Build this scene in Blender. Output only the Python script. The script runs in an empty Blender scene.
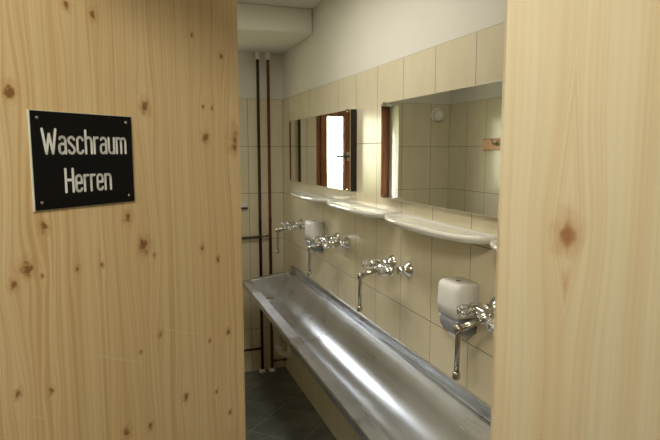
import bpy, bmesh, math, random
from mathutils import Vector, Matrix
R = random.Random(7)
C = bpy.context.scene.collection
PI = math.pi
# measured dimensions (metres): eye height, right wall x, back wall y, top of tiling, left wall x
H, W, D, T, L = 1.6034, 1.012, 3.9515, 1.9694, -0.40
TP = T - .33 * 6          # tile row phase
Y0 = 1.5409               # tile joint phase on the right wall

# ------------------------------------------------------------------ helpers
def link(name, me, mat=None, parent=None, smooth=False):
    o = bpy.data.objects.new(name, me); C.objects.link(o)
    if mat:
        for m in (mat if isinstance(mat, (list, tuple)) else [mat]): me.materials.append(m)
    if parent: o.parent = parent
    if smooth:
        for p in me.polygons: p.use_smooth = True
    return o
def obj(name, bm, mat=None, parent=None, smooth=False):
    bmesh.ops.recalc_face_normals(bm, faces=bm.faces[:])
    me = bpy.data.meshes.new(name); bm.to_mesh(me); bm.free()
    return link(name, me, mat, parent, smooth)
def BM(): return bmesh.new()
def box(bm, a, b):
    x0, y0, z0 = a; x1, y1, z1 = b
    v = [bm.verts.new((x, y, z)) for z in (z0, z1) for y in (y0, y1) for x in (x0, x1)]
    for f in ((0,1,3,2),(4,6,7,5),(0,4,5,1),(2,3,7,6),(0,2,6,4),(1,5,7,3)): bm.faces.new([v[i] for i in f])
def rings(bm, rs, cap=True, closed=True):
    vs = [[bm.verts.new(p) for p in r] for r in rs]
    n = len(vs[0])
    for a, b in zip(vs, vs[1:]):
        for i in range(n if closed else n - 1):
            j = (i + 1) % n
            bm.faces.new((a[i], a[j], b[j], b[i]))
    if cap: bm.faces.new(vs[0]); bm.faces.new(vs[-1])
def frame(d):
    d = d.normalized(); u = Vector((0,0,1)) if abs(d.z) < .9 else Vector((0,1,0))
    s = d.cross(u).normalized(); return s, s.cross(d).normalized()
def lathe(bm, prof, o, d, n=20, flute=None):
    """prof: (distance along d, radius)"""
    o = Vector(o); d = Vector(d).normalized(); s, u = frame(d); rs = []
    for t, r in prof:
        ring = []
        for i in range(n):
            a = 2 * PI * i / n
            k = r * (1 + (flute[1] * math.cos(a * flute[0]) if flute else 0))
            ring.append(o + d * t + (s * math.cos(a) + u * math.sin(a)) * k)
        rs.append(ring)
    rings(bm, rs)
def tube(bm, pts, r, n=12, rad=None):
    """swept round tube; rad gives a bend radius at inner points"""
    P = [Vector(p) for p in pts]
    if rad:
        Q = [P[0]]
        for a, b, c in zip(P, P[1:], P[2:]):
            u = (a - b).normalized(); v = (c - b).normalized()
            p0, p2 = b + u * rad, b + v * rad
            for k in range(9):
                t = k / 8; Q.append(p0 * (1-t)**2 + b * 2*t*(1-t) + p2 * t*t)
        Q.append(P[-1]); P = Q
    rs = []; prev = None
    for i, p in enumerate(P):
        d = (P[min(i+1, len(P)-1)] - P[max(i-1, 0)]).normalized()
        if prev is None: s, u = frame(d)
        else:
            s = (prev - d * prev.dot(d)).normalized(); u = d.cross(s)
        prev = s
        rr = r[i] if isinstance(r, (list, tuple)) else r
        rs.append([p + (s * math.cos(2*PI*k/n) + u * math.sin(2*PI*k/n)) * rr for k in range(n)])
    rings(bm, rs)
def bevel(o, w, seg=2):
    m = o.modifiers.new('b', 'BEVEL'); m.width = w; m.segments = seg; m.limit_method = 'ANGLE'; m.angle_limit = math.radians(40)
def thing(name, label, cat, loc=(0,0,0), rz=0, group=None):
    o = bpy.data.objects.new(name, None); C.objects.link(o); o.empty_display_size = .05
    o.location = loc; o.rotation_euler = (0,0,rz); o['label'] = label; o['category'] = cat
    if group: o['group'] = group
    return o
def structure(o): o['kind'] = 'structure'; return o
def dup(root, loc, label, group):
    r = root.copy(); C.objects.link(r); r.location = loc; r['label'] = label; r['group'] = group
    for ch in list(root.children):
        c = ch.copy(); C.objects.link(c); c.parent = r
        for g in ch.children:
            e = g.copy(); C.objects.link(e); e.parent = c
    return r

# ------------------------------------------------------------------ materials
def mat(name, col=(.8,.8,.8), rough=.5, metal=0, **kw):
    m = bpy.data.materials.new(name); m.use_nodes = True
    b = m.node_tree.nodes['Principled BSDF']
    b.inputs['Base Color'].default_value = (*col, 1); b.inputs['Roughness'].default_value = rough
    b.inputs['Metallic'].default_value = metal
    for k, v in kw.items(): b.inputs[k.replace('_', ' ')].default_value = v
    return m
class N:
    def __init__(s, m): s.t = m.node_tree; s.n = s.t.nodes; s.b = s.n['Principled BSDF']
    def new(s, ty, **kw):
        x = s.n.new(ty)
        for k, v in kw.items(): setattr(x, k, v)
        return x
    def put(s, sock, v):
        if isinstance(v, bpy.types.NodeSocket): s.t.links.new(v, sock)
        else: sock.default_value = v
    def m(s, op, a, b=0.0, c=0.0):
        x = s.new('ShaderNodeMath', operation=op); s.put(x.inputs[0], a); s.put(x.inputs[1], b); s.put(x.inputs[2], c); return x.outputs[0]
    def comb(s, a, b, c=0.0):
        x = s.new('ShaderNodeCombineXYZ'); s.put(x.inputs[0], a); s.put(x.inputs[1], b); s.put(x.inputs[2], c); return x.outputs[0]
    def noise(s, vec, scale=1, detail=3, rough=.5):
        x = s.new('ShaderNodeTexNoise'); s.put(x.inputs['Vector'], vec); x.inputs['Scale'].default_value = scale
        x.inputs['Detail'].default_value = detail; x.inputs['Roughness'].default_value = rough; return x.outputs['Fac']
    def rng(s, v, a, b, c=0.0, d=1.0, smooth=False):
        x = s.new('ShaderNodeMapRange'); x.clamp = True
        if smooth: x.interpolation_type = 'SMOOTHSTEP'
        for k, q in zip(('Value','From Min','From Max','To Min','To Max'), (v,a,b,c,d)): s.put(x.inputs[k], q)
        return x.outputs[0]
    def mix(s, f, a, b, blend='MIX'):
        x = s.new('ShaderNodeMix', data_type='RGBA', blend_type=blend)
        s.put(x.inputs[0], f)
        for q, v in ((6, a), (7, b)): s.put(x.inputs[q], (*v, 1) if isinstance(v, tuple) and len(v) == 3 else v)
        return x.outputs[2]
    def xyz(s):
        tc = s.new('ShaderNodeTexCoord'); sp = s.new('ShaderNodeSeparateXYZ'); s.t.links.new(tc.outputs['Object'], sp.inputs[0])
        return sp.outputs, tc.outputs['Object']
    def bump(s, h, st=.2, dist=.002):
        x = s.new('ShaderNodeBump'); x.inputs['Strength'].default_value = st; x.inputs['Distance'].default_value = dist
        s.put(x.inputs['Height'], h); s.put(s.b.inputs['Normal'], x.outputs[0])

def tiles(name, axis, phase):
    m = mat(name, rough=.2, Specular_IOR_Level=.4); n = N(m); (x, y, z), vec = n.xyz()
    u = n.m('SUBTRACT', (x, y)[axis], phase); v = n.m('SUBTRACT', z, TP)
    br = n.new('ShaderNodeTexBrick', offset=0.0, squash=1.0)
    n.put(br.inputs['Vector'], n.comb(u, v)); br.inputs['Scale'].default_value = 1
    br.inputs['Brick Width'].default_value = .25; br.inputs['Row Height'].default_value = .33
    br.inputs['Mortar Size'].default_value = .0017; br.inputs['Mortar Smooth'].default_value = .2
    f = br.outputs['Fac']
    mot = n.noise(n.comb(n.m('MULTIPLY', u, 14), n.m('MULTIPLY', v, 5)), 1, 4)
    c = n.mix(n.rng(mot, .3, .7), TILE_A, TILE_B)
    rnd = n.new('ShaderNodeTexWhiteNoise', noise_dimensions='2D')
    n.put(rnd.inputs['Vector'], n.comb(n.m('FLOOR', n.m('DIVIDE', u, .25)), n.m('FLOOR', n.m('DIVIDE', v, .33))))
    c = n.mix(n.rng(rnd.outputs[0], 0, 1, 0, .10), c, (.62,.56,.42))
    c = n.mix(f, c, (.20,.18,.13)); n.put(n.b.inputs['Base Color'], c)
    n.put(n.b.inputs['Roughness'], n.rng(f, 0, 1, .19, .8))
    wav = n.noise(n.comb(n.m('MULTIPLY', u, 22), n.m('MULTIPLY', v, 9), rnd.outputs[0]), 1, 1)
    n.bump(n.m('SUBTRACT', n.m('MULTIPLY', wav, .5), f), .5, .0022)
    return m
TILE_A, TILE_B = (.70,.63,.455), (.75,.68,.51)
M = {}
M['tile_r'] = tiles('cream wall tiles right', 1, Y0)
M['tile_b'] = tiles('cream wall tiles back', 0, W)
M['tile_l'] = tiles('cream wall tiles left', 1, D)
def plaster(name, col):
    m = mat(name, col, .85); n = N(m); o, vec = n.xyz()
    k = n.noise(vec, 3, 4); n.put(n.b.inputs['Base Color'], n.mix(n.rng(k, .3, .7), tuple(c*.96 for c in col), col))
    n.bump(n.noise(vec, 160, 3), .12, .002); return m
M['plaster'] = plaster('white plaster', (.76,.74,.67))
M['hall'] = plaster('hall plaster', (.72,.68,.58))
def floor_mat():
    m = mat('slate floor tiles', rough=.35); n = N(m); (x, y, z), vec = n.xyz()
    s = .70711
    u = n.m('MULTIPLY', n.m('SUBTRACT', n.m('SUBTRACT', y, x), 2.03), s); v = n.m('MULTIPLY', n.m('SUBTRACT', n.m('ADD', x, y), 4.113), s)
    br = n.new('ShaderNodeTexBrick', offset=0.0, squash=1.0); n.put(br.inputs['Vector'], n.comb(u, v))
    for k, q in (('Scale', 1), ('Brick Width', .33), ('Row Height', .33), ('Mortar Size', .003), ('Mortar Smooth', .2)): br.inputs[k].default_value = q
    f = br.outputs['Fac']
    k = n.noise(vec, 6, 6, .65); k2 = n.noise(vec, 25, 4, .6)
    c = n.mix(n.rng(k, .35, .68), (.085,.092,.085), (.17,.18,.165)); c = n.mix(n.rng(k2, .5, .75, 0, .35), c, (.24,.245,.225))
    n.put(n.b.inputs['Base Color'], n.mix(f, c, (.26,.26,.23))); n.put(n.b.inputs['Roughness'], n.rng(k2, .3, .7, .25, .45))
    n.bump(n.m('SUBTRACT', n.m('MULTIPLY', k, .6), f), .35, .002); return m
M['floor'] = floor_mat()

def wood(name, light, dark, knots, seed=0., cath=None, scratches=(), fine=1., stave=.093, soft=1.):
    m = mat(name, rough=.42); n = N(m); (x, y, z), vec = n.xyz(); tot = None; hal = None; kn = None
    X = x
    for (kx, kz, r) in knots:
        dx = n.m('SUBTRACT', x, kx); dz = n.m('SUBTRACT', z, kz)
        g = n.m('EXPONENT', n.m('MULTIPLY', n.m('ADD', n.m('POWER', n.m('ABSOLUTE', n.m('DIVIDE', dx, r*3.2)), 2.), n.m('POWER', n.m('ABSOLUTE', n.m('DIVIDE', dz, r*9)), 2.)), -1.))
        dsp = n.m('MULTIPLY', n.m('MULTIPLY', dx, g), -.75)
        tot = dsp if tot is None else n.m('ADD', tot, dsp)
        wob = n.noise(n.comb(n.m('MULTIPLY', dx, 1/r), n.m('MULTIPLY', dz, 1/r), kx*50), .9, 2)
        d = n.m('SQRT', n.m('ADD', n.m('POWER', n.m('ABSOLUTE', n.m('DIVIDE', dx, r)), 2.), n.m('POWER', n.m('ABSOLUTE', n.m('DIVIDE', dz, r*(1.7 if cath else 1.15))), 2.)))
        d = n.m('ADD', d, n.m('MULTIPLY', n.m('SUBTRACT', wob, .5), 1.2 if cath else 2.4))
        h = n.rng(d, .5, 2.3, 1, 0, True); k = n.rng(d, .25, 1.0, 1, 0, True)
        k = n.m('MULTIPLY', k, (.9 if r > .0055 else .8))
        hal = h if hal is None else n.m('MAXIMUM', hal, h); kn = k if kn is None else n.m('MAXIMUM', kn, k)
    X = n.m('ADD', x, tot)
    si = n.m('FLOOR', n.m('DIVIDE', n.m('ADD', x, .031), stave))
    sr = n.new('ShaderNodeTexWhiteNoise', noise_dimensions='1D'); n.put(sr.inputs['W'], n.m('ADD', si, seed)); sr = sr.outputs['Value']
    if cath:
        cx, cz, up, dn, wd = cath
        dx = n.m('SUBTRACT', x, cx); dz = n.m('SUBTRACT', z, cz)
        sl = n.m('ADD', n.m('MULTIPLY', n.m('MAXIMUM', dz, 0.), wd/up), n.m('MULTIPLY', n.m('MAXIMUM', n.m('MULTIPLY', dz, -1.), 0.), wd/dn))
        dzc = dz; adx = n.m('ABSOLUTE', dx)
        pk = n.m('ADD', adx, sl)
        fade = n.rng(pk, wd*.75, wd*1.5, 1, 0, True)
        X = n.m('ADD', n.m('MULTIPLY', pk, fade), n.m('MULTIPLY', X, n.m('SUBTRACT', 1., fade)))
    slow = n.noise(n.comb(n.m('MULTIPLY', x, 6.), n.m('MULTIPLY', z, 1.6), seed), 1, 2)
    Xw = n.m('ADD', X, n.m('MULTIPLY', slow, .012))
    if not cath: Xw = n.m('ADD', Xw, n.m('MULTIPLY', sr, 7.3))
    g1 = n.noise(n.comb(n.m('MULTIPLY', Xw, 210*fine), n.m('MULTIPLY', z, 1.1), seed), 1, 2, .5)
    g2 = n.noise(n.comb(n.m('MULTIPLY', Xw, 42*fine), n.m('MULTIPLY', z, .5), seed+4), 1, 2, .5)
    g3 = n.noise(n.comb(n.m('MULTIPLY', X, 600), n.m('MULTIPLY', z, 9), seed+9), 1, 2, .6)
    f = n.m('ADD', n.m('MULTIPLY', n.rng(g1, .42, .72), .80*soft), n.m('MULTIPLY', n.rng(g2, .42, .70), .55))
    f = n.m('ADD', f, n.m('MULTIPLY', n.m('SUBTRACT', g3, .5), .18))
    c = n.mix(n.m('MINIMUM', n.m('MAXIMUM', f, 0.), 1.), light, dark)
    c = n.mix(n.rng(sr, 0, 1, 0, .22), c, tuple(a*b for a, b in zip(light, (.93,.86,.74))))
    if cath:
        # reddish knot cone and the two pale flame tips of the cathedral figure
        core = n.rng(n.m('ADD', pk, n.m('MULTIPLY', n.m('SUBTRACT', g2, .5), .004)), wd*.12, wd*.42, .55, 0, True)
        c = n.mix(n.m('MULTIPLY', core, n.rng(dzc, -.01, .03, 1.2, .35)), c, (.62,.36,.16))
    if cath:
        tail = n.m('MULTIPLY', n.rng(pk, wd*1.02, wd*.80), n.rng(dzc, -.045, -.075))
        c = n.mix(n.m('MULTIPLY', tail, .75), c, (.70,.44,.20))
        rim = n.m('MULTIPLY', n.rng(pk, wd*1.15, wd*1.0), n.rng(pk, wd*.82, wd*.98))
        c = n.mix(n.m('MULTIPLY', rim, .45), c, (.72,.50,.26))
    c = n.mix(n.m('MULTIPLY', hal, .6), c, (.60,.35,.14))
    c = n.mix(kn, c, (.42,.20,.09) if cath else (.27,.105,.03))
    for (x0, z0, x1, z1, w) in scratches:
        lx = math.hypot(x1-x0, z1-z0); ax, az = (x1-x0)/lx, (z1-z0)/lx
        ddx = n.m('SUBTRACT', x, x0); ddz = n.m('SUBTRACT', z, z0)
        t = n.m('ADD', n.m('MULTIPLY', ddx, ax), n.m('MULTIPLY', ddz, az)); q = n.m('ABSOLUTE', n.m('ADD', n.m('SUBTRACT', n.m('MULTIPLY', ddz, ax), n.m('MULTIPLY', ddx, az)), n.m('MULTIPLY', n.m('MULTIPLY', t, n.m('SUBTRACT', t, lx)), -.8)))
        msk = n.m('MULTIPLY', n.rng(q, w*.3, w, 1, 0), n.m('MULTIPLY', n.rng(t, 0, .01), n.rng(t, lx, lx-.01)))
        c = n.mix(n.m('MULTIPLY', msk, .35), c, (.95,.85,.68))
    n.put(n.b.inputs['Base Color'], c); n.put(n.b.inputs['Roughness'], n.rng(g2, .3, .7, .36, .5))
    n.bump(g1, .05, .001)
    return m
KL = [(0.393,1.829,.0065),(0.443,1.825,.007),(0.291,1.689,.0095),(0.681,1.835,.0042),(0.772,1.807,.006),(0.549,1.684,.010),(0.709,1.695,.0045),(0.738,1.695,.0045),(0.716,1.632,.010),(0.812,1.629,.020),(0.332,1.49,.0075),(0.496,1.488,.0085),(0.532,1.43,.013),(0.557,1.409,.0038),(0.3,1.432,.0105),(0.279,1.411,.006),(0.324,1.415,.003),(0.387,1.414,.0045),(0.436,1.412,.004),(0.693,1.402,.006),(0.745,1.369,.006),(0.564,1.251,.0055),(0.513,1.233,.0035),(0.774,1.196,.007),(0.71,1.194,.0045),(0.274,1.246,.0055),(0.327,1.23,.0045),(0.63,1.098,.008),(0.729,1.072,.005),(0.472,1.095,.009),(0.53,1.08,.006),(0.774,1.004,.006)]
SC = [(.4157,1.260,.5155,1.214,.0016),(.5643,1.268,.6945,1.215,.0016),(.2856,1.208,.3188,1.187,.0014)]
M['door_wood'] = wood('knotty pine door board', (.87,.695,.415), (.71,.47,.205), KL, 1.0, scratches=SC)
M['board_wood'] = wood('pale pine board with one knot', (.90,.80,.57), (.78,.59,.33), [(.097,1.478,.0140)], 5.0, cath=(.098,1.480,.233,.110,.0185), fine=.75, stave=.5, soft=.45)
M['brown_wood'] = None
def simple_wood(name, a, b, ax=2, rough=.35):
    m = mat(name, rough=rough); n = N(m); o, vec = n.xyz()
    v = [n.m('MULTIPLY', o[i], 3. if i == ax else 60.) for i in range(3)]
    g = n.noise(n.comb(*v), 1, 3); n.put(n.b.inputs['Base Color'], n.mix(n.rng(g, .35, .65), a, b)); return m
M['brown_wood'] = simple_wood('red brown stained window wood', (.30,.105,.035), (.20,.062,.02))
M['rail_wood'] = simple_wood('orange stained wood rail', (.62,.25,.06), (.50,.19,.045), 1)
def steel():
    m = mat('brushed stainless steel', (.56,.56,.56), .3, 1); n = N(m); (x, y, z), vec = n.xyz()
    g = n.noise(n.comb(n.m('MULTIPLY', x, 500), n.m('MULTIPLY', y, 2), n.m('MULTIPLY', z, 300)), 1, 2)
    k = n.noise(vec, 5, 3)
    n.put(n.b.inputs['Roughness'], n.m('ADD', n.rng(g, .3, .7, .26, .31), n.rng(k, .3, .7, -.02, .04)))
    n.put(n.b.inputs['Base Color'], n.mix(n.rng(k, .35, .65), (.58,.60,.63), (.65,.67,.70)))
    n.b.inputs['Anisotropic'].default_value = .35
    return m
M['steel'] = steel()
M['chrome'] = mat('chrome', (.72,.72,.70), .09, 1)
M['chrome_worn'] = mat('limescaled chrome', (.50,.48,.43), .22, 1)
M['acrylic'] = mat('clear acrylic', (.93,.93,.90), .06, 0, Transmission_Weight=.8, IOR=1.49)
M['ceramic'] = mat('glazed white ceramic', (.80,.79,.73), .1, 0, Coat_Weight=.5)
M['plastic'] = mat('white plastic', (.88,.88,.88), .28)
M['grey_plastic'] = mat('blue grey smoked plastic', (.27,.29,.33), .2)
M['black'] = mat('black plastic', (.012,.012,.012), .4)
M['sign_black'] = mat('black sign laminate', (.006,.006,.007), .45, Specular_IOR_Level=.15)
M['sign_core'] = mat('pale sign core', (.70,.74,.68), .4)
M['white'] = mat('white engraved lettering', (.95,.96,.94), .5)
M['mirror'] = mat('mirror silvering', (.86,.88,.84), .0, 1)
M['mirror_edge'] = mat('dark bevelled mirror edge', (.04,.035,.03), .12, .6)
M['pipe_dark'] = mat('dark brown painted pipe', (.055,.028,.016), .35)
M['pipe_red'] = mat('copper brown painted pipe', (.16,.055,.028), .32)
M['rubber'] = mat('dark gasket', (.03,.03,.03), .6)
M['sill'] = mat('white stone sill', (.80,.79,.74), .25)
M['trap'] = mat('aged white plastic', (.74,.72,.64), .35)
M['grass'] = plaster('meadow', (.22,.25,.08))
def glass():
    m = bpy.data.materials.new('window glass'); m.use_nodes = True; t = m.node_tree; t.nodes.clear()
    o = t.nodes.new('ShaderNodeOutputMaterial'); a = t.nodes.new('ShaderNodeBsdfTransparent'); g = t.nodes.new('ShaderNodeBsdfGlossy'); g.inputs['Roughness'].default_value = .0
    f = t.nodes.new('ShaderNodeFresnel'); ge = t.nodes.new('ShaderNodeNewGeometry'); mr = t.nodes.new('ShaderNodeMapRange'); mr.inputs[3].default_value = 1.45; mr.inputs[4].default_value = 1/1.45; t.links.new(ge.outputs['Backfacing'], mr.inputs[0]); t.links.new(mr.outputs[0], f.inputs[0]); x = t.nodes.new('ShaderNodeMixShader')
    t.links.new(f.outputs[0], x.inputs[0]); t.links.new(a.outputs[0], x.inputs[1]); t.links.new(g.outputs[0], x.inputs[2]); t.links.new(x.outputs[0], o.inputs[0]); return m
M['glass'] = glass()

# ------------------------------------------------------------------ shell
def st(name, boxes, m, parent=None, bev=0):
    bm = BM()
    for a, b in boxes: box(bm, a, b)
    o = obj(name, bm, m, parent)
    if bev: bevel(o, bev)
    if not parent: structure(o)
    return o
CZ, LZ, LY = 2.426, 2.282, 3.237       # ceiling, lowered part and where it starts
WX0, WX1, WZ0, WZ1 = .04, .690, 1.215, 1.955
st('floor', [((-1.7,-2.4,-.12),(2.4,D+.35,0))], M['floor'])
ceil = st('ceiling', [((L-.2,.1,CZ),(W+.25,D+.32,CZ+.15))], M['plaster'])
st('lowered_ceiling', [((L-.008,LY,LZ),(W+.008,D+.008,CZ))], M['plaster'], ceil, .012)
wr = st('wall_right', [((W+.008,.35,0),(W+.25,D+.32,CZ))], M['plaster'])
st('wall_tiling', [((W,.40,0),(W+.008,D,T))], M['tile_r'], wr, .0015)
wl = st('wall_left', [((L-.2,.72,0),(L-.008,D+.32,CZ))], M['plaster'])
st('wall_tiling', [((L-.008,.76,0),(L,D,T))], M['tile_l'], wl)
yb, ye = D+.008, D+.32
wb = st('wall_back', [((L-.008,yb,0),(WX0,ye,CZ)),((WX1,yb,0),(W+.008,ye,CZ)),((WX0,yb,0),(WX1,ye,WZ0)),((WX0,yb,WZ1),(WX1,ye,CZ))], M['plaster'])
st('wall_tiling', [((L,D,0),(WX0,yb,T)),((WX1,D,0),(W,yb,T)),((WX0,D,0),(WX1,yb,WZ0)),((WX0,D,WZ1),(WX1,yb,T))], M['tile_b'], wb)
# hall side
st('wall_front', [((-1.7,.64,0),(-.42,.72,2.55)),((-.42,.66,2.08),(.53,.72,2.55))], M['hall'])
st('wall_hall_left', [((-1.7,-2.4,0),(-1.6,.64,2.55))], M['hall'])
st('wall_hall_rear', [((-1.6,-2.4,0),(2.4,-2.3,2.55))], M['hall'])
st('wall_hall_right', [((2.3,-2.3,0),(2.4,.35,2.55))], M['hall'])
hc = st('ceiling_hall', [((-1.7,-2.4,2.55),(2.4,.72,2.65))], M['hall'])
st('trim_1', [((-.42,.655,0),(-.377,.735,2.08)),((-.42,.655,2.05),(.50,.735,2.08))], M['rail_wood'])

# solid pine board wall beside the doorway, set at a slant
PB = math.radians(31)
o = st('wall_hall_board', [((0,0,0),(1.95,.04,2.55))], M['board_wood'], bev=.0015)
o.location = (.5245,.722,0); o.rotation_euler = (0,0,-PB)

# door leaf, swung inwards
DL, DR = (-.3745,.7197,0), math.radians(90) - .8126
d = thing('door_1', 'x', 'door', DL, DR)
for k in ('label','category'): del d[k]
structure(d)
bm = BM(); box(bm, (0,0,.008), (.834,.040,2.04)); leaf = obj('door_leaf', bm, M['door_wood'], d); bevel(leaf, .0015)
for hz in (.25,1.0,1.80):
    bm = BM(); lathe(bm, [(0,.009),(.002,.011),(.078,.011),(.08,.009)], (-.004,.045,hz), (0,0,1), 14); obj('hinge', bm, M['chrome_worn'], d, True)
bm = BM()
lathe(bm, [(0,.025),(.006,.025),(.008,.022)], (.775,.040,1.0), (0,1,0), 20)
tube(bm, [(.775,.046,1.0),(.775,.088,1.0),(.66,.088,1.0)], .009, 12, .014)
obj('door_handle', bm, M['chrome_worn'], d, True)

# ------------------------------------------------------------------ sign
SX0, SX1, SZ0, SZ1 = .3162, .5115, 1.515, 1.665
def dworld(x, y, z): return (DL[0]+math.cos(DR)*x-math.sin(DR)*y, DL[1]+math.sin(DR)*x+math.cos(DR)*y, z)
sg = thing('door_sign', 'black rectangular sign with white lettering screwed to the pine door', 'sign', dworld((SX0+SX1)/2,0,SZ0), DR)
cw = (SX1-SX0)/2; ch = SZ1-SZ0
bm = BM(); box(bm, (-cw,-.0022,0), (cw,-.0003,ch)); box(bm, (-cw,-.0030,0), (-cw+.0018,-.0022,ch))
obj('backing_layer', bm, M['sign_core'], sg)
bm = BM(); box(bm, (-cw+.0018,-.0030,.0008), (cw-.0006,-.0022,ch-.0008)); obj('plate', bm, M['sign_black'], sg)
for sx, sz in ((-cw+.013, ch-.011),(cw-.013, ch-.011),(-cw+.013,.012),(cw-.013,.012)):
    bm = BM(); lathe(bm, [(0,.0030),(.0008,.0028),(.0014,.0016)], (sx,-.003,sz), (0,-1,0), 14)
    obj('screw', bm, M['chrome_worn'], sg, True)
# condensed rounded block letters drawn as strokes, cap height 1, x-height .70
def arc(cx, cz, rx, rz, a0, a1, k=10):
    return [(cx+rx*math.cos(math.radians(a0+(a1-a0)*i/k)), cz+rz*math.sin(math.radians(a0+(a1-a0)*i/k))) for i in range(k+1)]
XH = .70
G = {
 'W': (.62, [[(0,1),(.16,0),(.31,.8),(.46,0),(.62,1)]]),
 'H': (.36, [[(0,0),(0,1)],[(.36,0),(.36,1)],[(0,.52),(.36,.52)]]),
 'a': (.30, [[(.03,.62)]+arc(.15,.55,.15,.15,140,0)+[(.30,0)], [(.30,.40)]+arc(.13,.27,.13,.13,90,180)+arc(.13,.13,.13,.13,180,270)+[(.16,0),(.30,.10)]]),
 's': (.28, [arc(.14,.55,.14,.15,20,180)+[(.02,.48),(.25,.25)]+arc(.14,.14,.14,.14,20,-170)]),
 'c': (.28, [arc(.14,.56,.14,.14,10,180)+arc(.14,.14,.14,.14,180,350)]),
 'h': (.30, [[(0,0),(0,1)],[(0,.52)]+arc(.15,.55,.15,.15,165,0)+[(.30,0)]]),
 'r': (.19, [[(0,0),(0,XH)],[(0,.50)]+arc(.15,.55,.15,.15,165,75)]),
 'u': (.30, [[(0,XH),(0,.15)]+arc(.15,.15,.15,.15,180,345),[(.30,XH),(.30,0)]]),
 'm': (.52, [[(0,0),(0,XH)],[(0,.52)]+arc(.13,.57,.13,.13,165,0)+[(.26,0)],[(.26,.52)]+arc(.39,.57,.13,.13,165,0)+[(.52,0)]]),
 'e': (.28, [[(0,.37),(.28,.37)]+arc(.14,.56,.14,.14,0,180)+arc(.14,.14,.14,.14,180,345)]),
 'n': (.30, [[(0,0),(0,XH)],[(0,.52)]+arc(.15,.55,.15,.15,165,0)+[(.30,0)]]),
}
def stroke(bm, pts, w, y, th):
    for a, b in zip(pts, pts[1:]):
        a = Vector((a[0], a[1])); b = Vector((b[0], b[1])); dd = b - a
        if dd.length < 1e-6: continue
        ang = math.atan2(dd.y, dd.x); out = []
        for k in range(7): t = ang + PI/2 + PI*k/6; out.append((a.x + w*math.cos(t), a.y + w*math.sin(t)))
        for k in range(7): t = ang - PI/2 + PI*k/6; out.append((b.x + w*math.cos(t), b.y + w*math.sin(t)))
        rings(bm, [[(p[0], y, p[1]) for p in out], [(p[0], y-th, p[1]) for p in out]])
def word(txt, x0, x1, zb, cap):
    gap = .155; tot = sum(G[c][0] for c in txt) + gap*(len(txt)-1)
    sw = .0021; sx = (x1-x0-2*sw)/tot; x = x0 + sw
    bm = BM()
    for c in txt:
        wd, strokes = G[c]
        for s in strokes: stroke(bm, [(x+p[0]*sx, zb+sw+p[1]*(cap-2*sw)) for p in s], sw, -.0030, .0003)
        x += (wd+gap)*sx
    return bm
cx = (SX0+SX1)/2
obj('lettering_waschraum', word('Waschraum', .334-cx, .4975-cx, 1.599-SZ0, .0405), M['white'], sg)
obj('lettering_herren', word('Herren', .3705-cx, .4620-cx, 1.5385-SZ0, .0400), M['white'], sg)

# ------------------------------------------------------------------ windows
def window(name, w, loc, rz, fl, fr, z0_, z1_, hz, dep=.165):
    """local: x across the opening (0..w), y outwards from the inner wall face"""
    wn = thing(name, 'x', 'window', loc, rz)
    for k in ('label','category'): del wn[k]
    structure(wn)
    fy0, fy1 = dep, dep+.07
    bm = BM()
    box(bm, (0,fy0,z0_),(fl,fy1,z1_)); box(bm, (w-fr,fy0,z0_),(w,fy1,z1_))
    box(bm, (fl,fy0,z0_),(w-fr,fy1,z0_+.045)); box(bm, (fl,fy0,z1_-.045),(w-fr,fy1,z1_))
    bevel(obj('window_frame', bm, M['brown_wood'], wn), .003)
    mid = w/2
    for a, b in ((fl-.012, mid-.002), (mid+.002, w-fr+.012)):
        sw = .048; z0, z1 = z0_+.033, z1_-.033; y0, y1 = fy0-.022, fy0+.030
        bm = BM()
        box(bm,(a,y0,z0),(a+sw,y1,z1)); box(bm,(b-sw,y0,z0),(b,y1,z1)); box(bm,(a+sw,y0,z0),(b-sw,y1,z0+sw)); box(bm,(a+sw,y0,z1-sw),(b-sw,y1,z1))
        s_ = obj('window_sash', bm, M['brown_wood'], wn); bevel(s_, .004)
        bm = BM(); g = .006
        for p, q in (((a+sw,z0+sw),(a+sw+g,z1-sw)),((b-sw-g,z0+sw),(b-sw,z1-sw)),((a+sw+g,z0+sw),(b-sw-g,z0+sw+g)),((a+sw+g,z1-sw-g),(b-sw-g,z1-sw))):
            box(bm, (p[0],y0+.012,p[1]), (q[0],y0+.028,q[1]))
        obj('gasket', bm, M['rubber'], s_)
        bm = BM(); box(bm, (a+sw+g,y0+.018,z0+sw+g), (b-sw-g,y0+.022,z1-sw-g)); obj('pane', bm, M['glass'], s_)
    hx = mid + .026
    bm = BM(); box(bm, (hx-.013,fy0-.030,hz-.035),(hx+.013,fy0-.022,hz+.035)); ep = obj('handle_plate', bm, M['chrome_worn'], wn)
    bm = BM(); tube(bm, [(hx,fy0-.028,hz),(hx,fy0-.060,hz),(hx+.105,fy0-.060,hz)], .008, 10, .012)
    obj('window_handle', bm, M['rubber'], wn, True)
    bm = BM(); box(bm, (0,-.0005,z0_-.001),(w,fy0,z0_+.018)); box(bm, (-.03,-.024,z0_-.001),(w+.050,-.0005,z0_+.034))
    bevel(obj('window_sill', bm, M['sill'], wn), .003)
    bm = BM(); box(bm, (w+.01,-.024,z0_-.014),(w+.058,-.0005,z0_-.002)); obj('sill_bracket', bm, M['black'], wn)
    return wn
mid = (WX0+WX1)/2
window('window_1', WX1-WX0, (WX0,D,0), 0, .040, .095, WZ0, WZ1, 1.565)

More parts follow.
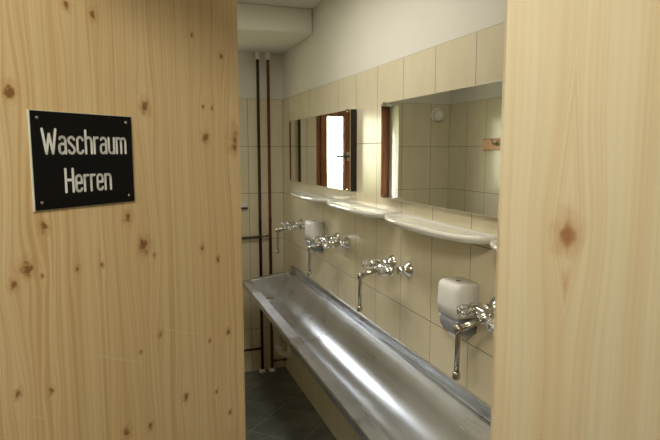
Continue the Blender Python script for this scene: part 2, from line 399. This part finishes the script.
# ------------------------------------------------------------------ wash trough
YF, YN = 3.700, .95        # far and near end of the basin
tr = thing('wash_trough', 'long stainless steel wash trough along the tiled wall', 'trough', (.82,(YF+YN)/2,.55))
tr.location = (0,0,0)
tr.location = (.84,2.3,.55); OFF = Vector((-.84,-2.3,-.55))
prof = [(.994,.783),(.980,.781),(.972,.768),(.960,.745),(.945,.712),(.928,.680),(.910,.655),(.890,.638),(.868,.626),(.845,.619),(.822,.617),(.800,.621),(.775,.634),(.750,.657),(.728,.692),(.711,.735),(.706,.747),(.661,.737),(.659,.732),(.659,.706)]
bm = BM()
ys = [YF + .0] + [YF + (YN-YF)*i/24 for i in range(1, 25)]
rows = []
for y in ys:
    k = (YF-y)/(YF-YN)
    # slight fall of the bottom towards the far drain; outer lip runs a little out towards the near end
    row = []
    for i, (x, z) in enumerate(prof):
        zz = z + (.010*k if 3 <= i <= 14 else 0)
        xx = x - .022*k*min(1, i/15)
        row.append(bm.verts.new((xx, y, zz)))
    rows.append(row)
for a, b in zip(rows, rows[1:]):
    for i in range(len(prof)-1): bm.faces.new((a[i], a[i+1], b[i+1], b[i]))
# end panels with a flanged rim
for row, s in ((rows[0], 1), (rows[-1], -1)):
    bm.faces.new(row[1:17])
    y = row[0].co.y
    top = [row[i] for i in (1,17)]
    f1 = bm.verts.new((top[0].co.x, y+s*.020, top[0].co.z+.001)); f2 = bm.verts.new((top[1].co.x, y+s*.020, top[1].co.z+.001))
    bm.faces.new((top[0], top[1], f2, f1))
    g1 = bm.verts.new((f1.co.x, y+s*.022, f1.co.z-.022)); g2 = bm.verts.new((f2.co.x, y+s*.022, f2.co.z-.022)); bm.faces.new((f1,f2,g2,g1))
bmesh.ops.translate(bm, verts=bm.verts[:], vec=OFF)
ba = obj('basin', bm, M['steel'], tr, True)
sm = ba.modifiers.new('s', 'SOLIDIFY'); sm.thickness = .0012; sm.offset = 0
for p in ba.data.polygons: p.use_smooth = len(p.vertices) <= 4
ba.data.set_sharp_from_angle(angle=math.radians(38)) if hasattr(ba.data, 'set_sharp_from_angle') else None
bm = BM()
pf = [(.994,.783),(1.000,.786),(1.001,.818),(1.003,.822),(1.0105,.823),(1.0105,.790),(.996,.779)]
rings(bm, [[Vector((x, y, z))+OFF for x, z in pf] for y in (YF+.02, YN-.02)])
obj('splashback', bm, M['steel'], tr)
bm = BM(); lathe(bm, [(0,.036),(.003,.036),(.004,.030),(.002,.010)], Vector((.835,YF-.060,.6190))+OFF, (0,0,1), 24)
obj('drain_strainer', bm, M['chrome_worn'], tr, True)
# white trap below the drain
bm = BM(); p = lambda x, y, z: Vector((x, y, z))+OFF
tube(bm, [p(.855,YF-.075,.612),p(.865,YF-.075,.40)], .022, 14)
tube(bm, [p(.865,YF-.075,.42),p(.885,YF-.070,.245),p(.960,YF-.070,.205),p(.972,YF-.070,.345),p(1.010,YF-.070,.352)], .021, 14, .033)
lathe(bm, [(0,.028),(.022,.028)], p(.885,YF-.070,.272), (0,0,1), 16); lathe(bm, [(0,.027),(.02,.027)], p(.868,YF-.073,.45), (0,0,1), 16)
obj('drain_trap', bm, M['trap'], tr, True)
for y in (3.35,2.45,1.55):
    bm = BM(); box(bm, p(.80,y-.015,.575), p(1.0115,y+.015,.605)); box(bm, p(1.0,y-.015,.42), p(1.0115,y+.015,.575)); obj('wall_bracket', bm, M['chrome_worn'], tr)

# ------------------------------------------------------------------ mixer taps
def make_tap(label):
    t = thing('wall_tap', label, 'tap', (W, 2.04, 1.14), 0, 'wall mixer taps above the trough')
    # local: -x away from the wall, y along the wall
    for s in (1,-1):
        bm = BM(); lathe(bm, [(0,.034),(.003,.034),(.010,.029),(.022,.016),(.030,.0135),(.050,.0135)], (-.0005, s*.075, 0), (-1,0,0), 24); obj('wall_flange', bm, M['chrome'], t, True)
        bm = BM(); lathe(bm, [(0,.017),(.016,.017),(.018,.013),(.030,.013)], (-.048, s*.075, 0), (-1,0,0), 6); obj('union_nut', bm, M['chrome_worn'], t)
        bm = BM(); lathe(bm, [(0,.012),(.012,.012),(.013,.017),(.020,.017),(.024,.011),(.034,.010)], (-.080, s*.075, 0), (-1,0,0), 20)
        sb = obj('valve_stem', bm, M['chrome'], t, True)
        bm = BM(); lathe(bm, [(0,.010),(.003,.016),(.008,.0195),(.022,.0195),(.030,.0165),(.032,.008)], (-.101, s*.075, 0), (-1,0,0), 48, (8,.07))
        kb = obj('handle_knob', bm, M['acrylic'], t, True)
        bm = BM(); lathe(bm, [(0,.008),(.0015,.008),(.002,.006)], (-.1332, s*.075, 0), (-1,0,0), 16); obj('knob_cap', bm, M['chrome'], kb, True)
    bm = BM(); lathe(bm, [(-.098,.012),(-.094,.017),(-.050,.0185),(-.03,.015),(.03,.015),(.050,.0185),(.094,.017),(.098,.012)], (-.078,0,0), (0,1,0), 20)
    lathe(bm, [(0,.018),(.016,.018),(.020,.014),(.034,.0135)], (-.078,0,-.001), (-1,0,-.12), 20)
    obj('tap_body', bm, M['chrome'], t, True)
    bm = BM(); tube(bm, [(-.078,0,-.004),(-.120,.003,-.012),(-.172,.010,-.030)], [.0115,.0105,.0095], 14); tube(bm, [(-.162,.009,-.028),(-.174,.0105,-.030),(-.176,.011,-.170)], .0075, 12, .006); sp = obj('spout', bm, M['chrome_worn'], t, True)
    bm = BM(); lathe(bm, [(0,.0085),(.003,.0115),(.020,.0115),(.023,.009)], (-.176,.011,-.153), (0,0,-1), 16); obj('aerator', bm, M['chrome_worn'], sp, True)
    bm = BM(); lathe(bm, [(0,.0125),(.022,.0125)], (-.174,.0103,-.018), (0,0,-1), 16)
    obj('elbow_nut', bm, M['chrome_worn'], sp, True)
    return t
LT = ['chrome wall tap third from the back wall, with bare tiles behind it',
      'chrome wall tap nearest the back wall, beyond the first dispenser',
      'chrome wall tap second from the back wall, beside the farther soap dispenser',
      'chrome wall tap nearest the viewer, in front of the near white soap dispenser']
t0 = make_tap(LT[0]); G_ = 'wall mixer taps above the trough'
for y, l in ((3.41,LT[1]),(2.725,LT[2]),(1.315,LT[3])): dup(t0, (W, y, 1.14), l, G_)

# ------------------------------------------------------------------ shelves
def outline(ins, top=False, n=40, dep=.128, hl=.330):
    out = []; back = ins*.6 if top else 0
    for i in range(n+1):
        a = -PI/2 + PI*i/n; p = 2/3.3
        cy = math.sin(a); cx_ = math.cos(a)
        out.append((min(-(dep-ins)*abs(cx_)**p, -back), (hl-ins)*math.copysign(abs(cy)**p, cy)))
    return out
def make_shelf(label):
    t = thing('wall_shelf', label, 'shelf', (W,1.713,1.356), 0, 'white ceramic shelves under the mirrors')
    bm = BM(); R_ = []
    for q, (ins, z) in enumerate(((.022,-.027),(.010,-.024),(.002,-.016),(0,-.009),(.002,-.002),(.006,0),(.010,-.001),(.016,-.006),(.05,-.0065))):
        R_.append([(x, y, z) for x, y in outline(ins, q > 4)])
    rings(bm, R_); obj('shelf_board', bm, M['ceramic'], t, True)
    for s in (1,-1):
        bm = BM(); lathe(bm, [(0,.008),(.004,.008),(.005,.005),(.020,.005),(.021,.0065),(.025,.0065)], (-.0002,s*.3405,-.010), (-1,0,0), 14); obj('shelf_bracket', bm, M['chrome_worn'], t, True)
    return t
LS = ['white bow-fronted ceramic shelf under the near mirror, third from the back wall',
      'white bow-fronted ceramic shelf nearest the back wall, under the far mirror',
      'white bow-fronted ceramic shelf, second from the back wall, below the gap between the mirrors',
      'white ceramic shelf nearest the viewer, mostly hidden by the pine board']
s0 = make_shelf(LS[0]); GS = 'white ceramic shelves under the mirrors'
for y, l in ((3.105,LS[1]),(2.409,LS[2]),(1.017,LS[3])): dup(s0, (W, y, 1.356), l, GS)

# ------------------------------------------------------------------ mirrors
def mirror(y0, y1, z0, z1, th, label):
    t = thing('wall_mirror', label, 'mirror', (W-th/2,(y0+y1)/2,z0), 0, 'frameless mirrors on the tiled wall')
    h = (y1-y0)/2; zz = z1-z0
    bm = BM(); box(bm, (-th/2+.004,-h,0),(th/2-.0005,h,zz)); obj('mirror_back', bm, M['mirror_edge'], t)
    bm = BM(); v = [bm.verts.new(q) for q in ((-th/2+.0008,-h+.002,.002),(-th/2+.0008,h-.002,.002),(-th/2+.0008,h-.002,zz-.002),(-th/2+.0008,-h+.002,zz-.002))]
    w = [bm.verts.new(q) for q in ((-th/2+.004,-h,0),(-th/2+.004,h,0),(-th/2+.004,h,zz),(-th/2+.004,-h,zz))]
    bm.faces.new(v)
    for i in range(4): bm.faces.new((v[i], v[(i+1)%4], w[(i+1)%4], w[i]))
    obj('mirror_glass', bm, M['mirror'], t)
    for sy in (-1,1):
        for zc, dz in ((0,-1),(zz,1)):
            bm = BM(); yy = sy*(h-.03); box(bm, (-th/2-.003,yy-.008,zc-.010 if dz>0 else zc-.004),(th/2-.0005,yy+.008,zc+.004 if dz>0 else zc+.010)); 
            bevel(obj('mirror_clip', bm, M['chrome'], t), .0015)
    return t
mirror(2.528, 3.640, 1.412, 1.802, .036, 'wide frameless mirror nearest the back wall, reflecting a brown framed window')
mirror(1.000, 2.185, 1.412, 1.802, .030, 'wide frameless mirror nearer the viewer, cut off by the pine board on the right')

# ------------------------------------------------------------------ soap dispensers
def dsp_ring(w, dep, z, r=.022, n=8):
    out = [(0,-w/2)]
    for i in range(n+1): a = PI/2*i/n; out.append((-(dep-r) - r*math.sin(a), -w/2 + r - r*math.cos(a)))
    for i in range(n+1): a = PI/2*i/n; out.append((-(dep-r) - r*math.cos(a), w/2 - r + r*math.sin(a)))
    out.append((0, w/2)); return [(x, y, z) for x, y in out]
def make_disp(label):
    t = thing('soap_dispenser', label, 'dispenser', (W,1.545,1.017), 0, 'white wall soap dispensers')
    bm = BM(); rings(bm, [dsp_ring(.118,.086,.064), dsp_ring(.118,.090,.10), dsp_ring(.116,.088,.152), dsp_ring(.114,.085,.165), dsp_ring(.108,.079,.171), dsp_ring(.098,.070,.173)])
    cv = obj('cover', bm, M['plastic'], t, True)
    bm = BM(); lathe(bm, [(0,.008),(.0015,.0075)], (-.040,.0,.1728), (0,0,1), 12); obj('lock', bm, M['black'], cv)
    bm = BM(); rings(bm, [dsp_ring(.086,.060,.004), dsp_ring(.098,.072,.010), dsp_ring(.106,.081,.028), dsp_ring(.109,.084,.0638)]); obj('tank', bm, M['grey_plastic'], t, True)
    bm = BM(); rings(bm, [dsp_ring(.040,.058,-.016,.008), dsp_ring(.044,.062,.0035,.008)]); obj('push_lever', bm, M['plastic'], t, True)
    return t
d0 = make_disp('white soap dispenser with blue grey tank, behind the nearest tap')
dup(d0, (W,3.075,1.035), 'white soap dispenser with grey base between the two farthest taps', 'white wall soap dispensers')

# ------------------------------------------------------------------ pipes
def pipe(label, x, mt, branches, ph):
    t = thing('heating_pipe', label, 'pipe', (x,3.911,0.001), 0, 'vertical heating pipes in the corner')
    bm = BM(); tube(bm, [(0,0,.02),(0,0,LZ-.045)], .0105, 14)
    for pts in branches: tube(bm, [(a-x,b-3.911,c) for a,b,c in pts], .0095, 12, .02 if len(pts) > 2 else None)
    obj('pipe_run', bm, mt, t, True)
    bm = BM(); lathe(bm, [(0,.026),(.010,.026),(.022,.014),(.024,.0108)], (0,0,0), (0,0,1), 20); obj('floor_collar', bm, M['plastic'], t, True)
    bm = BM(); lathe(bm, [(0,.014),(.045,.016),(.048,.020)], (0,0,LZ-.052), (0,0,1), 20); obj('ceiling_collar', bm, M['plastic'], t, True)
pipe('dark brown vertical pipe in the corner, left of the pair', .830, M['pipe_dark'], [[(.830,3.911,.178),(L+.001,3.911,.172)], [(.888,3.911,1.005),(.80,3.911,.998),(L+.001,3.911,.985)]], 0)
pipe('reddish copper brown vertical pipe in the corner, right of the pair', .902, M['pipe_red'], [[(.902,3.911,.075),(W-.001,3.911,.072)]], 0)

# ------------------------------------------------------------------ things seen only in the mirrors
t = thing('wall_lamp', 'small round white lamp on the back wall, seen in the near mirror', 'lamp', (-.285,D,1.885))
bm = BM(); lathe(bm, [(0,.050),(.018,.050),(.022,.046)], (0,-.0005,0), (0,-1,0), 28); obj('lamp_base', bm, M['plastic'], t, True)
bm = BM(); lathe(bm, [(0,.044),(.020,.046),(.042,.038),(.056,.022),(.060,.006)], (0,-.022,-.006), (0,-1,0), 28); obj('lamp_globe', bm, M['ceramic'], t, True)
t = thing('coat_rack', 'orange wooden hook rail on the left wall, seen in the near mirror', 'coat rack', (L,3.16,1.61))
bm = BM(); box(bm, (.0005,-.26,0),(.020,.30,.082)); bevel(obj('rail_board', bm, M['rail_wood'], t), .004)
for y in (.13,-.07,-.20):
    bm = BM(); lathe(bm, [(0,.017),(.004,.016)], (.020,y,.045), (1,0,0), 16); tube(bm, [(.022,y,.045),(.055,y,.040),(.062,y,.070)], .0055, 10, .012); lathe(bm, [(0,.005),(.004,.009),(.012,.009),(.016,.005)], (.060,y,.062), (.1,0,1), 12)
    obj('hook', bm, M['chrome'], t, True)

# meadow outside the window
bm = BM(); box(bm, (-30,D+1.2,-1.0),(30,D+60,-.9)); structure(obj('ground_outside', bm, M['grass']))

# ------------------------------------------------------------------ light
wd = bpy.data.worlds.new('sky'); bpy.context.scene.world = wd; wd.use_nodes = True; t = wd.node_tree
tc = t.nodes.new('ShaderNodeTexCoord'); sp = t.nodes.new('ShaderNodeSeparateXYZ'); cr = t.nodes.new('ShaderNodeValToRGB'); bg = t.nodes['Background']
t.links.new(tc.outputs['Generated'], sp.inputs[0]); t.links.new(sp.outputs[2], cr.inputs[0]); t.links.new(cr.outputs[0], bg.inputs[0])
e = cr.color_ramp.elements; e[0].position = .10; e[0].color = (.88,.86,.62,1); e[1].position = .34; e[1].color = (.93,.97,1,1)
bg.inputs[1].default_value = 15
def area(name, loc, tgt, size, sy, power, col, portal=False):
    l = bpy.data.lights.new(name, 'AREA'); l.shape = 'RECTANGLE'; l.size = size; l.size_y = sy; l.energy = power; l.color = col
    o = bpy.data.objects.new(name, l); C.objects.link(o); o.location = loc
    o.rotation_euler = (Vector(tgt)-Vector(loc)).to_track_quat('-Z','Y').to_euler()
    if portal: l.cycles.is_portal = True
    return o
area('window_portal', (mid,ye+.01,(WZ0+WZ1)/2), (mid,0,(WZ0+WZ1)/2), WX1-WX0, WZ1-WZ0, 1, (1,1,1), True)
area('ceiling_lamp', (.42,2.1,CZ-.03), (.42,2.1,0), .22, 1.2, 11.5, (1,.95,.84))
area('hall_lamp', (-.42,-.18,2.50), (.25,.9,1.4), .45, .45, 29, (1,.94,.78))
sl = bpy.data.lights.new('sun', 'SUN'); sl.energy = 5; sl.angle = .009; sl.color = (1,.96,.88); so = bpy.data.objects.new('sun', sl); C.objects.link(so); so.location = (6,8,6); so.rotation_euler = Vector((-1,-.48,-.42)).to_track_quat('-Z','Y').to_euler()

# ------------------------------------------------------------------ camera
f, yaw, pit, roll = 563.7135, 0.3334, 0.1209, -0.0012
c, s = math.cos(yaw), math.sin(yaw)
fwv = Vector((s*math.cos(pit), c*math.cos(pit), -math.sin(pit))); rt = Vector((c,-s,0)); up = rt.cross(fwv)
cr_, sr_ = math.cos(roll), math.sin(roll); rt, up = rt*cr_+up*sr_, up*cr_-rt*sr_
cam = bpy.data.cameras.new('camera'); co = bpy.data.objects.new('camera', cam); C.objects.link(co)
m3 = Matrix((rt, up, -fwv)).transposed(); co.matrix_world = Matrix.Translation((0,0,H)) @ m3.to_4x4()
cam.sensor_width = 36; cam.lens = f/660*36; cam.clip_start = .02
sc = bpy.context.scene; sc.camera = co
vs = sc.view_settings; vs.view_transform = 'Standard'; vs.look = 'None'; vs.gamma = 1; vs.use_curve_mapping = False; vs.exposure = 0
